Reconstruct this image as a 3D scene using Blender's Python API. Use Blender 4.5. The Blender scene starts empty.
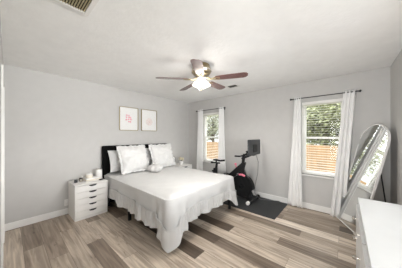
import bpy, bmesh, math, random
from mathutils import Vector, Matrix, noise

random.seed(7)
sc = bpy.context.scene
COL = sc.collection
PI = math.pi

# ------------------------------------------------------------------ camera, sky, light, exposure
H = 2.44
XW, YN, YS, XL = 3.77, 3.765, -0.51, -0.045      # window wall, headboard wall, dresser wall, door wall
cam_d = bpy.data.cameras.new('camera'); cam = bpy.data.objects.new('camera', cam_d); COL.objects.link(cam)
cam.location = (0, 0, 1.395)
cam.rotation_euler = (PI/2, 0, math.radians(40.9 - 90))
cam_d.sensor_width = 36; cam_d.lens = 167/402*36
cam_d.shift_y = 1.8/402; cam_d.clip_start = 0.02
sc.camera = cam

SKY_LOW, SKY_HIGH = 1.3, 6.0
w = bpy.data.worlds.new('world'); sc.world = w; w.use_nodes = True
bg = w.node_tree.nodes['Background']
# overcast sky: pale at the horizon, several times brighter overhead
wt = w.node_tree; tcw = wt.nodes.new('ShaderNodeTexCoord'); sx_ = wt.nodes.new('ShaderNodeSeparateXYZ'); rw = wt.nodes.new('ShaderNodeMapRange')
wt.links.new(tcw.outputs['Generated'], sx_.inputs[0]); wt.links.new(sx_.outputs['Z'], rw.inputs['Value'])
rw.inputs['From Min'].default_value = 0.10; rw.inputs['From Max'].default_value = 0.60
rw.inputs['To Min'].default_value = SKY_LOW; rw.inputs['To Max'].default_value = SKY_HIGH
wt.links.new(rw.outputs[0], bg.inputs[1])
bg.inputs[0].default_value = (0.93, 0.965, 1.0, 1)

def area(name, loc, rot, sx, sy, power, color=(1, 1, 1), portal=False):
    l = bpy.data.lights.new(name, 'AREA'); l.shape = 'RECTANGLE'; l.size = sx; l.size_y = sy
    l.energy = power; l.color = color
    if portal: l.cycles.is_portal = True
    o = bpy.data.objects.new(name, l); COL.objects.link(o); o.location = loc; o.rotation_euler = rot
    return o
HALL_FILL_POWER = 92
NEAR_FILL_POWER = 330
LAMP_GLOW = 1.8
LAMP_POWER = 14          # each of the three bulbs of the fan
area('hallway_fill_light', (-1.40, 0.0, 1.15), (0, -PI/2, 0), 1.7, 1.6, HALL_FILL_POWER, (0.97, 0.985, 1))  # added fill from behind the viewpoint; the hallway has no window
area('near_fill_light', (1.25, YS-3.2, 1.30), (PI/2, 0, 0), 5.0, 0.9, NEAR_FILL_POWER, (0.98, 0.985, 0.99))  # added fill light, shining in through the added opening above the dresser
area('window_portal', (XW+0.14, 0.315, 1.35), (0, PI/2, 0), 1.4, 0.7, 1, portal=True)
area('window_portal', (XW+0.14, 2.86, 1.35), (0, PI/2, 0), 1.4, 0.7, 1, portal=True)

sc.view_settings.view_transform = 'Standard'
sc.view_settings.look = 'None'
sc.view_settings.gamma = 1
sc.view_settings.use_curve_mapping = False
sc.view_settings.exposure = 0.40
sc.cycles.max_bounces = 12
sc.cycles.diffuse_bounces = 8
sc.cycles.transparent_max_bounces = 24
sc.cycles.caustics_reflective = False
sc.cycles.caustics_refractive = False
sc.cycles.sample_clamp_indirect = 6

# ------------------------------------------------------------------ materials
def mat(name, col, rough=0.6, metal=0.0, bump=0.0, bscale=200.0, vary=0.0, vscale=8.0, coat=0.0, emit=0.0, spec=0.5, sheen=0.0, stretch=(1, 1, 1), detail=3):
    m = bpy.data.materials.new(name); m.use_nodes = True
    nt = m.node_tree; b = nt.nodes['Principled BSDF']
    b.inputs['Base Color'].default_value = (*col, 1); b.inputs['Roughness'].default_value = rough
    b.inputs['Metallic'].default_value = metal; b.inputs['Specular IOR Level'].default_value = spec
    b.inputs['Coat Weight'].default_value = coat; b.inputs['Coat Roughness'].default_value = 0.2
    if sheen: b.inputs['Sheen Weight'].default_value = sheen
    if emit:
        b.inputs['Emission Color'].default_value = (*col, 1); b.inputs['Emission Strength'].default_value = emit
    tc = nt.nodes.new('ShaderNodeTexCoord'); mp = nt.nodes.new('ShaderNodeMapping')
    mp.inputs['Scale'].default_value = stretch
    nt.links.new(tc.outputs['Object'], mp.inputs['Vector'])
    n = nt.nodes.new('ShaderNodeTexNoise'); n.inputs['Scale'].default_value = vscale; n.inputs['Detail'].default_value = detail
    nt.links.new(mp.outputs[0], n.inputs['Vector'])
    r = nt.nodes.new('ShaderNodeValToRGB')
    v = max(vary, 0.02)
    r.color_ramp.elements[0].position = 0.3; r.color_ramp.elements[1].position = 0.7
    r.color_ramp.elements[0].color = (*[c*(1-v) for c in col], 1); r.color_ramp.elements[1].color = (*[min(1, c*(1+v)) for c in col], 1)
    nt.links.new(n.outputs['Fac'], r.inputs['Fac']); nt.links.new(r.outputs['Color'], b.inputs['Base Color'])
    if bump:
        n2 = nt.nodes.new('ShaderNodeTexNoise'); n2.inputs['Scale'].default_value = bscale; n2.inputs['Detail'].default_value = 4
        nt.links.new(mp.outputs[0], n2.inputs['Vector'])
        bp = nt.nodes.new('ShaderNodeBump'); bp.inputs['Strength'].default_value = bump; bp.inputs['Distance'].default_value = 0.01
        nt.links.new(n2.outputs['Fac'], bp.inputs['Height']); nt.links.new(bp.outputs[0], b.inputs['Normal'])
    return m

def glass_mat():
    m = bpy.data.materials.new('window_glass'); m.use_nodes = True
    nt = m.node_tree; nt.nodes.clear()
    o = nt.nodes.new('ShaderNodeOutputMaterial'); mx = nt.nodes.new('ShaderNodeMixShader')
    t = nt.nodes.new('ShaderNodeBsdfTransparent'); g = nt.nodes.new('ShaderNodeBsdfGlossy'); g.inputs['Roughness'].default_value = 0.02
    f = nt.nodes.new('ShaderNodeLayerWeight'); f.inputs['Blend'].default_value = 0.5
    pw = nt.nodes.new('ShaderNodeMath'); pw.operation = 'POWER'; pw.inputs[1].default_value = 5
    ma = nt.nodes.new('ShaderNodeMath'); ma.operation = 'MULTIPLY_ADD'; ma.inputs[1].default_value = 0.8; ma.inputs[2].default_value = 0.006
    nt.links.new(f.outputs['Facing'], pw.inputs[0]); nt.links.new(pw.outputs[0], ma.inputs[0])
    nt.links.new(ma.outputs[0], mx.inputs[0]); nt.links.new(t.outputs[0], mx.inputs[1]); nt.links.new(g.outputs[0], mx.inputs[2])
    nt.links.new(mx.outputs[0], o.inputs[0])
    return m

def cloth_mat(name, col, trans=0.3, bump=0.15, bscale=300):
    m = mat(name, col, rough=0.9, bump=bump, bscale=bscale, spec=0.15)
    if trans:
        nt = m.node_tree; b = nt.nodes['Principled BSDF']; o = nt.nodes['Material Output']
        t = nt.nodes.new('ShaderNodeBsdfTranslucent'); t.inputs[0].default_value = (*col, 1)
        mx = nt.nodes.new('ShaderNodeMixShader'); mx.inputs[0].default_value = trans
        nt.links.new(b.outputs[0], mx.inputs[1]); nt.links.new(t.outputs[0], mx.inputs[2]); nt.links.new(mx.outputs[0], o.inputs[0])
    return m

def floor_mat():
    m = bpy.data.materials.new('plank_floor'); m.use_nodes = True
    nt = m.node_tree; L = nt.links; b = nt.nodes['Principled BSDF']
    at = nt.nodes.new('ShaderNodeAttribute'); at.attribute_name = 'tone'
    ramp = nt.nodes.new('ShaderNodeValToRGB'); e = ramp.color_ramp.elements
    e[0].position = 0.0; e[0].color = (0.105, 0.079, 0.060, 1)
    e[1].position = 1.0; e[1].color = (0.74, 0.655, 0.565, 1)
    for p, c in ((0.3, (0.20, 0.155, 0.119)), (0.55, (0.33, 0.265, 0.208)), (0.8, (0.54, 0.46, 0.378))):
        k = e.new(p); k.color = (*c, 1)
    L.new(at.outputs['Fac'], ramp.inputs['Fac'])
    tc = nt.nodes.new('ShaderNodeTexCoord'); mp = nt.nodes.new('ShaderNodeMapping'); mp.inputs['Scale'].default_value = (16, 1.1, 1)
    sep = nt.nodes.new('ShaderNodeCombineXYZ')
    mul = nt.nodes.new('ShaderNodeMath'); mul.operation = 'MULTIPLY'; mul.inputs[1].default_value = 37.0
    L.new(at.outputs['Fac'], mul.inputs[0]); L.new(mul.outputs[0], sep.inputs[2])
    add = nt.nodes.new('ShaderNodeVectorMath'); add.operation = 'ADD'
    L.new(tc.outputs['Object'], mp.inputs['Vector']); L.new(mp.outputs[0], add.inputs[0]); L.new(sep.outputs[0], add.inputs[1])
    n1 = nt.nodes.new('ShaderNodeTexNoise'); n1.inputs['Scale'].default_value = 1.3; n1.inputs['Detail'].default_value = 6; n1.inputs['Distortion'].default_value = 1.2
    L.new(add.outputs[0], n1.inputs['Vector'])
    r1 = nt.nodes.new('ShaderNodeValToRGB'); r1.color_ramp.elements[0].position = 0.28; r1.color_ramp.elements[1].position = 0.7
    r1.color_ramp.elements[0].color = (0.54, 0.50, 0.47, 1); r1.color_ramp.elements[1].color = (1.32, 1.33, 1.33, 1)
    L.new(n1.outputs['Fac'], r1.inputs['Fac'])
    mx = nt.nodes.new('ShaderNodeMix'); mx.data_type = 'RGBA'; mx.blend_type = 'MULTIPLY'; mx.inputs['Factor'].default_value = 1.0
    L.new(ramp.outputs['Color'], mx.inputs['A']); L.new(r1.outputs['Color'], mx.inputs['B'])
    # knots
    mp2 = nt.nodes.new('ShaderNodeMapping'); mp2.inputs['Scale'].default_value = (7, 1.8, 1)
    add2 = nt.nodes.new('ShaderNodeVectorMath'); add2.operation = 'ADD'
    L.new(tc.outputs['Object'], mp2.inputs['Vector']); L.new(mp2.outputs[0], add2.inputs[0]); L.new(sep.outputs[0], add2.inputs[1])
    vo = nt.nodes.new('ShaderNodeTexNoise'); vo.inputs['Scale'].default_value = 1.7; vo.inputs['Detail'].default_value = 5; vo.inputs['Distortion'].default_value = 2.5
    L.new(add2.outputs[0], vo.inputs['Vector'])
    r2 = nt.nodes.new('ShaderNodeValToRGB'); r2.color_ramp.elements[0].position = 0.27; r2.color_ramp.elements[1].position = 0.36
    r2.color_ramp.elements[0].color = (0.45, 0.38, 0.33, 1); r2.color_ramp.elements[1].color = (1, 1, 1, 1)
    L.new(vo.outputs['Fac'], r2.inputs['Fac'])
    mx2 = nt.nodes.new('ShaderNodeMix'); mx2.data_type = 'RGBA'; mx2.blend_type = 'MULTIPLY'; mx2.inputs['Factor'].default_value = 0.8
    L.new(mx.outputs['Result'], mx2.inputs['A']); L.new(r2.outputs['Color'], mx2.inputs['B'])
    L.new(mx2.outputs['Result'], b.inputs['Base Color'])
    b.inputs['Roughness'].default_value = 0.36; b.inputs['Specular IOR Level'].default_value = 0.5
    bp = nt.nodes.new('ShaderNodeBump'); bp.inputs['Strength'].default_value = 0.12; bp.inputs['Distance'].default_value = 0.004
    L.new(n1.outputs['Fac'], bp.inputs['Height']); L.new(bp.outputs[0], b.inputs['Normal'])
    return m

M = dict(
    wall=mat('wall_paint', (0.545, 0.536, 0.522), 0.7, bump=0.06, bscale=160, vary=0.015),
    ceil=mat('ceiling_paint', (0.90, 0.898, 0.89), 0.9, bump=0.35, bscale=26, vary=0.02),
    trim=mat('white_trim', (0.82, 0.81, 0.79), 0.4),
    floor=floor_mat(),
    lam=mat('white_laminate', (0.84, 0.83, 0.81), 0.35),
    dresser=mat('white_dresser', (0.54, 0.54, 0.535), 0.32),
    bed=cloth_mat('white_bedding', (0.64, 0.64, 0.635), 0.0, 0.3, 34),
    ruf=cloth_mat('white_ruffle', (0.64, 0.64, 0.635), 0.0, 0.1, 120),
    pill=cloth_mat('pillow_cotton', (0.66, 0.658, 0.65), 0.0, 0.7, 22),
    pill2=cloth_mat('pillow_plain', (0.62, 0.618, 0.61), 0.0, 0.1, 60),
    plush=cloth_mat('plush', (0.62, 0.61, 0.60), 0.0, 0.6, 90),
    curt=cloth_mat('curtain_linen', (0.92, 0.918, 0.91), 0.12, 0.1, 220),
    head=mat('black_upholstery', (0.005, 0.005, 0.005), 0.95, spec=0.15, bump=0.3, bscale=300),
    black=mat('black_metal', (0.012, 0.012, 0.013), 0.4),
    matte=mat('black_plastic', (0.009, 0.0095, 0.010), 0.5, spec=0.3),
    gloss=mat('gloss_black', (0.015, 0.016, 0.018), 0.15),
    screenback=mat('screen_back', (0.02, 0.023, 0.026), 0.35),
    mat_=mat('rubber_mat', (0.035, 0.037, 0.039), 0.75, bump=0.3, bscale=120, vary=0.15, vscale=40),
    grey=mat('grey_metal', (0.25, 0.25, 0.25), 0.35, 0.8),
    silver=mat('brushed_nickel', (0.62, 0.58, 0.52), 0.25, 1.0),
    brass=mat('antique_brass', (0.46, 0.39, 0.26), 0.28, 1.0),
    gold=mat('gold_frame', (0.40, 0.33, 0.19), 0.4, 0.8),
    pink=mat('pink_ink', (0.85, 0.36, 0.43), 0.6, vary=0.3, vscale=60),
    pale=mat('pale_pink_ink', (0.80, 0.62, 0.58), 0.7, vary=0.1, vscale=60),
    paper=mat('print_paper', (0.84, 0.835, 0.82), 0.7),
    red=mat('red_knob', (0.75, 0.08, 0.12), 0.4),
    pinkp=mat('pink_plastic', (0.80, 0.22, 0.30), 0.45),
    blade=mat('mahogany_blade', (0.13, 0.050, 0.044), 0.28, vary=0.35, vscale=9, stretch=(1, 8, 1), coat=1.0),
    shade=mat('frosted_shade', (1.0, 0.95, 0.86), 0.4, emit=4.0),
    ceram=mat('white_ceramic', (0.82, 0.81, 0.79), 0.25),
    cream=mat('cream_card', (0.78, 0.73, 0.64), 0.55),
    glassy=glass_mat(),
    blind=mat('blind_slats', (0.82, 0.81, 0.78), 0.45),
    fence=mat('cedar_fence', (0.27, 0.165, 0.082), 0.8, vary=0.25, vscale=3, stretch=(1, 6, 0.6)),
    leaf=mat('leaf_green', (0.17, 0.185, 0.085), 0.6, vary=0.5, vscale=2.2),
    leaf2=mat('leaf_pale', (0.27, 0.285, 0.18), 0.6, vary=0.4, vscale=2.2),
    bark=mat('bark', (0.10, 0.075, 0.055), 0.9, vary=0.3),
    grass=mat('lawn', (0.16, 0.19, 0.07), 0.9, vary=0.4, vscale=6),
    stem=mat('dark_stem', (0.03, 0.04, 0.025), 0.7),
    petal=mat('cream_petal', (0.76, 0.70, 0.52), 0.7),
    vent=mat('vent_dark', (0.05, 0.042, 0.026), 0.8),
    ventslat=mat('vent_slat', (0.42, 0.36, 0.22), 0.5),
)
mm = bpy.data.materials.new('mirror_glass'); mm.use_nodes = True
b_ = mm.node_tree.nodes['Principled BSDF']; b_.inputs['Metallic'].default_value = 1; b_.inputs['Roughness'].default_value = 0.015
b_.inputs['Base Color'].default_value = (0.90, 0.91, 0.90, 1); M['mirror'] = mm

# ------------------------------------------------------------------ mesh helpers
class MB:
    def __init__(s): s.b = bmesh.new()
    def box(s, a, c):
        (x0, y0, z0), (x1, y1, z1) = a, c
        if x0 > x1: x0, x1 = x1, x0
        if y0 > y1: y0, y1 = y1, y0
        if z0 > z1: z0, z1 = z1, z0
        v = [s.b.verts.new(p) for p in ((x0,y0,z0),(x1,y0,z0),(x1,y1,z0),(x0,y1,z0),(x0,y0,z1),(x1,y0,z1),(x1,y1,z1),(x0,y1,z1))]
        for f in ((0,3,2,1),(4,5,6,7),(0,1,5,4),(1,2,6,5),(2,3,7,6),(3,0,4,7)): s.b.faces.new([v[i] for i in f])
        return s
    def tube(s, pts, r, n=10, close=False):
        pts = [Vector(p) for p in pts]; rings = []
        N = len(pts)
        rs = r if isinstance(r, (list, tuple)) else [r]*N
        up = None
        for i, p in enumerate(pts):
            if close: t = (pts[(i+1) % N] - pts[i-1])
            else: t = pts[min(i+1, N-1)] - pts[max(i-1, 0)]
            t.normalize()
            if up is None:
                up = Vector((0,0,1)) if abs(t.z) < 0.9 else Vector((1,0,0))
            x = t.cross(up).normalized(); y = x.cross(t).normalized(); up = y
            rings.append([s.b.verts.new(p + x*math.cos(2*PI*k/n)*rs[i] + y*math.sin(2*PI*k/n)*rs[i]) for k in range(n)])
        for i in range(N if close else N-1):
            a, c = rings[i], rings[(i+1) % N]
            for k in range(n): s.b.faces.new((a[k], a[(k+1) % n], c[(k+1) % n], c[k]))
        if not close:
            s.b.faces.new(rings[0][::-1]); s.b.faces.new(rings[-1])
        return s
    def lathe(s, prof, c=(0,0,0), axis='Z', n=28, cap=True):
        c = Vector(c); rings = []
        def P(r, h, a):
            u, v = r*math.cos(a), r*math.sin(a)
            return c + (Vector((u, v, h)) if axis == 'Z' else Vector((h, u, v)) if axis == 'X' else Vector((v, h, u)))
        for r, h in prof: rings.append([s.b.verts.new(P(max(r, 1e-4), h, 2*PI*k/n)) for k in range(n)])
        for a, d in zip(rings, rings[1:]):
            for k in range(n): s.b.faces.new((a[k], a[(k+1) % n], d[(k+1) % n], d[k]))
        if cap:
            s.b.faces.new(rings[0][::-1]); s.b.faces.new(rings[-1])
        return s
    def ball(s, c, r, n=16, sc_=(1,1,1)):
        m = len(s.b.verts)
        g = bmesh.ops.create_uvsphere(s.b, u_segments=n, v_segments=max(6, n//2), radius=r)
        for v in g['verts']: v.co = Vector((v.co.x*sc_[0], v.co.y*sc_[1], v.co.z*sc_[2])) + Vector(c)
        return s
    def prism(s, poly, d, off=0):
        """closed polygon of Vectors extruded by vector d"""
        d = Vector(d); a = [s.b.verts.new(Vector(p)) for p in poly]; c = [s.b.verts.new(Vector(p)+d) for p in poly]
        s.b.faces.new(a[::-1]); s.b.faces.new(c); n = len(a)
        for k in range(n): s.b.faces.new((a[k], a[(k+1) % n], c[(k+1) % n], c[k]))
        return s
    def grid(s, P, nu, nv, flip=False):
        v = [[s.b.verts.new(P(i/nu, j/nv)) for j in range(nv+1)] for i in range(nu+1)]
        for i in range(nu):
            for j in range(nv):
                q = (v[i][j], v[i+1][j], v[i+1][j+1], v[i][j+1])
                s.b.faces.new(q[::-1] if flip else q)
        return s
    def xf(s, m):
        bmesh.ops.transform(s.b, matrix=m, verts=s.b.verts); return s
    def build(s, name, material, parent=None, smooth=True, bevel=0.0, solid=0.0, sub=0, local=False, label=None):
        bmesh.ops.recalc_face_normals(s.b, faces=s.b.faces)
        me = bpy.data.meshes.new(name); s.b.to_mesh(me); s.b.free()
        if parent is not None and not local:
            p = parent; off = Vector((0,0,0))
            while p is not None: off += p.location; p = p.parent
            me.transform(Matrix.Translation(-off))
        me.materials.append(M[material])
        if smooth:
            me.polygons.foreach_set('use_smooth', [True]*len(me.polygons))
            try: me.set_sharp_from_angle(angle=math.radians(38))
            except Exception: pass
        o = bpy.data.objects.new(name, me); COL.objects.link(o)
        if parent is not None: o.parent = parent
        if solid:
            k = o.modifiers.new('thickness', 'SOLIDIFY'); k.thickness = solid; k.offset = 0
        if bevel:
            k = o.modifiers.new('bevel', 'BEVEL'); k.width = bevel; k.segments = 2; k.limit_method = 'ANGLE'
        if sub:
            k = o.modifiers.new('subdivision', 'SUBSURF'); k.levels = sub; k.render_levels = sub
        if label: o['label'] = label
        return o

def tag(o, label, cat, group=None, kind=None):
    o['label'] = label; o['category'] = cat
    if group: o['group'] = group
    if kind: o['kind'] = kind
    return o
def thing(name, label, cat, loc, group=None, rotz=0):
    o = bpy.data.objects.new(name, None); COL.objects.link(o); o.location = loc; o.rotation_euler = (0, 0, rotz)
    o.empty_display_size = 0.05
    return tag(o, label, cat, group)
def struct(o):
    o['kind'] = 'structure'; return o
def copy_tree(root, label):
    r = root.copy(); COL.objects.link(r); r['label'] = label
    for ch in list(root.children):
        c = ch.copy(); COL.objects.link(c); c.parent = r
        for g in ch.children:
            d = g.copy(); COL.objects.link(d); d.parent = c
    return r

# ------------------------------------------------------------------ room shell
# floor: one mesh, every plank a face with a wood tone, darkened on the left as shade
PW, PL = 0.18, 1.22
bmf = bmesh.new(); tones = []
rnd = random.Random(21)
overrides = {}
i0, i1 = -9, 22
xs0 = 1.38 - PW*int(1.38/PW) - PW
for i in range(i0, i1):
    x0 = 1.38 + (i-8)*PW; x1 = x0 + PW
    if x1 < -1.45 or x0 > XW: continue
    x0c, x1c = max(x0, -1.45), min(x1, XW+0.02)
    off = 1.29 + (0.0 if i % 2 == 0 else rnd.choice((0.42, 0.61, 0.75)))
    j = -5
    while True:
        y0 = off + j*PL; y1 = y0 + PL; j += 1
        if y1 < -1.6: continue
        if y0 > YN+0.02: break
        y0c, y1c = max(y0, -1.6), min(y1, YN+0.02)
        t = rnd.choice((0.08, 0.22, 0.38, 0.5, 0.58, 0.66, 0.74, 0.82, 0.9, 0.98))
        if i < 8: t = 0.04+t*0.78  # left planks painted darker to stand in for weaker light there
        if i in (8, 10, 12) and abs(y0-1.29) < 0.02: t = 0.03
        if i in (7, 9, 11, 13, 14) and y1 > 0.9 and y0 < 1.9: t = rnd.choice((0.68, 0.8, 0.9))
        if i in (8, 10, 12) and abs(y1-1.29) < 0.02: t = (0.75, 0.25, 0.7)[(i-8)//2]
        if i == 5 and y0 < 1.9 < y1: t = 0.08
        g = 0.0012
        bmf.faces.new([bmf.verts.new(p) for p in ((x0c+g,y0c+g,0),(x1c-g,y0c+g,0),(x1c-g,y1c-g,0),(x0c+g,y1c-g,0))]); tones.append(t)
# dark joint bed under the planks
bmf.faces.new([bmf.verts.new(p) for p in ((-1.45,-1.6,-0.0015),(XW+0.02,-1.6,-0.0015),(XW+0.02,YN+0.02,-0.0015),(-1.45,YN+0.02,-0.0015))]); tones.append(0.0)
me = bpy.data.meshes.new('floor'); bmf.to_mesh(me); bmf.free()
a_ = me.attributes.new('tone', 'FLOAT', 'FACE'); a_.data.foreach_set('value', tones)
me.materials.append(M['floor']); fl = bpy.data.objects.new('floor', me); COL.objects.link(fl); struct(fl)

struct(MB().box((-1.6, -1.75, H), (XW+0.2, YN+0.2, H+0.1)).build('ceiling', 'ceil', smooth=False))
struct(MB().box((XL-0.12, YN, 0), (XW+0.16, YN+0.14, H)).build('wall_back', 'wall', smooth=False))
NX0, NX1, NZ0, NZ1 = 0.14, 2.36, 0.88, 2.10     # wide window added out of view in the near wall to admit fill light
m = MB()
m.box((XL-0.12, YS-0.12, 0), (NX0, YS, H)); m.box((NX1, YS-0.12, 0), (XW+0.16, YS, H)); m.box((NX0, YS-0.12, 0), (NX1, YS, NZ0)); m.box((NX0, YS-0.12, NZ1), (NX1, YS, H))
struct(m.build('wall_near', 'wall', smooth=False))
m = MB(); t = 0.04
m.box((NX0, YS-0.10, NZ0), (NX0+t, YS-0.03, NZ1)); m.box((NX1-t, YS-0.10, NZ0), (NX1, YS-0.03, NZ1)); m.box((NX0+t, YS-0.10, NZ0), (NX1-t, YS-0.03, NZ0+t)); m.box((NX0+t, YS-0.10, NZ1-t), (NX1-t, YS-0.03, NZ1)); m.box((1.23, YS-0.09, NZ0+t), (1.27, YS-0.04, NZ1-t))
w3 = struct(m.build('window_3', 'trim', smooth=False))
for x0, x1 in ((NX0+t, 1.23), (1.27, NX1-t)): MB().box((x0, YS-0.068, NZ0+t), (x1, YS-0.064, NZ1-t)).build('pane', 'glassy', w3, smooth=False)
WZ0, WZ1 = 0.655, 2.045
WIN = [(0.0, 0.655), (2.535, 3.19)]       # openings along Y
m = MB()
ys = [YS, WIN[0][0], WIN[0][1], WIN[1][0], WIN[1][1], YN]
for k in (0, 2, 4): m.box((XW, ys[k], 0), (XW+0.14, ys[k+1], H))
for a0, a1 in WIN:
    m.box((XW, a0, 0), (XW+0.14, a1, WZ0)); m.box((XW, a0, WZ1), (XW+0.14, a1, H))
struct(m.build('wall_right', 'wall', smooth=False))
DY0, DY1, DZ = 2.60, 3.36, 2.03           # closed door near the corner
OY0, OY1 = -0.43, 0.45                    # open doorway the room is seen from
m = MB()
for a0, a1 in ((YS, OY0), (OY1, DY0), (DY1, YN)): m.box((XL-0.12, a0, 0), (XL, a1, H))
for a0, a1 in ((OY0, OY1), (DY0, DY1)): m.box((XL-0.12, a0, DZ), (XL, a1, H))
struct(m.build('wall_left', 'wall', smooth=False))
# hallway behind the doorway
m = MB()
m.box((-1.55, -1.7, 0), (-1.45, 2.0, H)); m.box((-1.45, -1.7, 0), (XL-0.12, -1.6, H)); m.box((-1.45, 1.9, 0), (XL-0.12, 2.0, H))
m.box((XL-0.12, -1.7, 0), (XL, YS-0.12, H))
struct(m.build('wall_hallway', 'wall', smooth=False))

# baseboards
def bb(name, a, c): struct(MB().box(a, c).build(name, 'trim', smooth=False, bevel=0.004))
BH = 0.105
bb('baseboard_back', (XL, YN-0.014, 0), (XW, YN, BH))
bb('baseboard_right', (XW-0.014, YS, 0), (XW, YN-0.014, BH))
bb('baseboard_near', (XL+0.1, YS, 0), (XW-0.014, YS+0.014, BH))
m = MB(); m.box((XL, OY1+0.07, 0), (XL+0.014, DY0-0.07, BH)); m.box((XL, DY1+0.07, 0), (XL+0.014, YN-0.014, BH))
struct(m.build('baseboard_left', 'trim', smooth=False, bevel=0.004))

# closed door on the left wall with casing
d = struct(MB().box((XL-0.085, DY0+0.004, 0.008), (XL-0.045, DY1-0.004, DZ-0.004)).build('door_1', 'trim', smooth=False))
m = MB()
for z0, z1 in ((0.2, 0.95), (1.08, 1.88)):
    for y0, y1 in ((DY0+0.1, DY0+0.34), (DY0+0.42, DY1-0.1)): m.box((XL-0.047, y0, z0), (XL-0.038, y1, z1))
m.build('door_panel', 'trim', d, smooth=False, bevel=0.006)
MB().lathe([(0.012, 0), (0.012, 0.03), (0.027, 0.035), (0.027, 0.05), (0.012, 0.055)], (XL-0.045, DY0+0.07, 0.95), 'X', 16).build('door_knob', 'silver', d)
def casing(name, y0, y1):
    m = MB()
    m.box((XL, y0-0.062, 0), (XL+0.014, y0, DZ)); m.box((XL, y1, 0), (XL+0.014, y1+0.062, DZ)); m.box((XL, y0-0.062, DZ), (XL+0.014, y1+0.062, DZ+0.062))
    m.box((XL-0.12, y0-0.0, 0), (XL, y0+0.004, DZ)); m.box((XL-0.12, y1-0.004, 0), (XL, y1, DZ)); m.box((XL-0.12, y0, DZ-0.004), (XL, y1, DZ))
    struct(m.build(name, 'trim', smooth=False, bevel=0.003))
casing('trim_1', DY0, DY1); casing('trim_2', OY0, OY1)

# windows: frame, two sashes with panes, sill
for n_, (a0, a1) in enumerate(WIN, 1):
    X0, X1 = XW+0.05, XW+0.12
    m = MB(); t = 0.035
    m.box((X0, a0, WZ0), (X1, a0+t, WZ1)); m.box((X0, a1-t, WZ0), (X1, a1, WZ1)); m.box((X0, a0+t, WZ0), (X1, a1-t, WZ0+t)); m.box((X0, a0+t, WZ1-t), (X1, a1-t, WZ1))
    wdw = struct(m.build(f'window_{n_}', 'trim', smooth=False, bevel=0.003))
    zm = 1.355
    for s_, (z0, z1, xo) in enumerate(((WZ0+t, zm+0.02, 0.015), (zm-0.02, WZ1-t, 0.04))):
        m = MB(); q = 0.032; xa, xb = X0+xo, X0+xo+0.024
        m.box((xa, a0+t, z0), (xb, a0+t+q, z1)); m.box((xa, a1-t-q, z0), (xb, a1-t, z1)); m.box((xa, a0+t+q, z0), (xb, a1-t-q, z0+q)); m.box((xa, a0+t+q, z1-q), (xb, a1-t-q, z1))
        sash = m.build('sash', 'trim', wdw, smooth=False)
        MB().box((xa+0.010, a0+t+q-0.004, z0+q-0.004), (xa+0.014, a1-t-q+0.004, z1-q+0.004)).build('pane', 'glassy', sash, smooth=False)
    MB().box((XW-0.035, a0-0.02, WZ0-0.028), (X0, a1+0.02, WZ0)).build('sill', 'trim', wdw, smooth=False, bevel=0.005)
    # horizontal blind inside the opening
    bl = thing('window_blind', ('white horizontal blind open on the window beside the mirror' if n_ == 1 else 'white horizontal blind open on the far window beside the bed'), 'blind', (XW+0.02, (a0+a1)/2, WZ0+0.01), 'open window blinds')
    MB().box((XW-0.008, a0+0.008, WZ1-0.055), (XW+0.046, a1-0.008, WZ1-0.003)).build('headrail', 'blind', bl, smooth=False, bevel=0.003)
    m = MB(); z = WZ0+0.06
    while z < WZ1-0.07:
        yc, hw, tl = XW+0.020, 0.020, 0.0
        m.prism([(yc-hw, a0+0.01, z-tl-0.0016), (yc+hw, a0+0.01, z+tl-0.0016), (yc+hw, a0+0.01, z+tl+0.0016), (yc-hw, a0+0.01, z-tl+0.0016)], (0, a1-a0-0.02, 0))
        z += 0.045
    m.build('slats', 'blind', bl, smooth=False)
    MB().box((yc-0.022, a0+0.01, WZ0+0.012), (yc+0.022, a1-0.01, WZ0+0.03)).build('bottom_rail', 'blind', bl, smooth=False)
    m = MB()
    for yy in (a0+0.12, a1-0.12): m.tube([(yc-0.023, yy, WZ0+0.03), (yc-0.023, yy, WZ1-0.05)], 0.0012, 5)
    m.build('ladder_cord', 'blind', bl)

# ------------------------------------------------------------------ outside: lawn, fence, trees
struct(MB().box((XW+0.14, -14, -0.62), (22, 26, -0.5)).build('ground', 'grass', smooth=False))
fx = 7.5
f = thing('wooden_fence', 'orange cedar board fence standing outside beyond the windows', 'fence', (fx, 3, -0.5))
m = MB(); rf = random.Random(3); y = -6.0
while y < 13:
    m.box((fx, y, -0.5), (fx+0.02, y+0.138, 1.05 + rf.uniform(-0.012, 0.012))); y += 0.142
m.build('board_panel', 'fence', f, smooth=False)
for z in (-0.2, 0.8): MB().box((fx+0.02, -6, z), (fx+0.06, 13, z+0.09)).build('rail', 'fence', f, smooth=False)
for yy in (-4, -1.6, 0.8, 3.2, 5.6, 8.0, 10.4): MB().box((fx+0.06, yy, -0.5), (fx+0.15, yy+0.09, 1.0)).build('post', 'fence', f, smooth=False)

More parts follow.
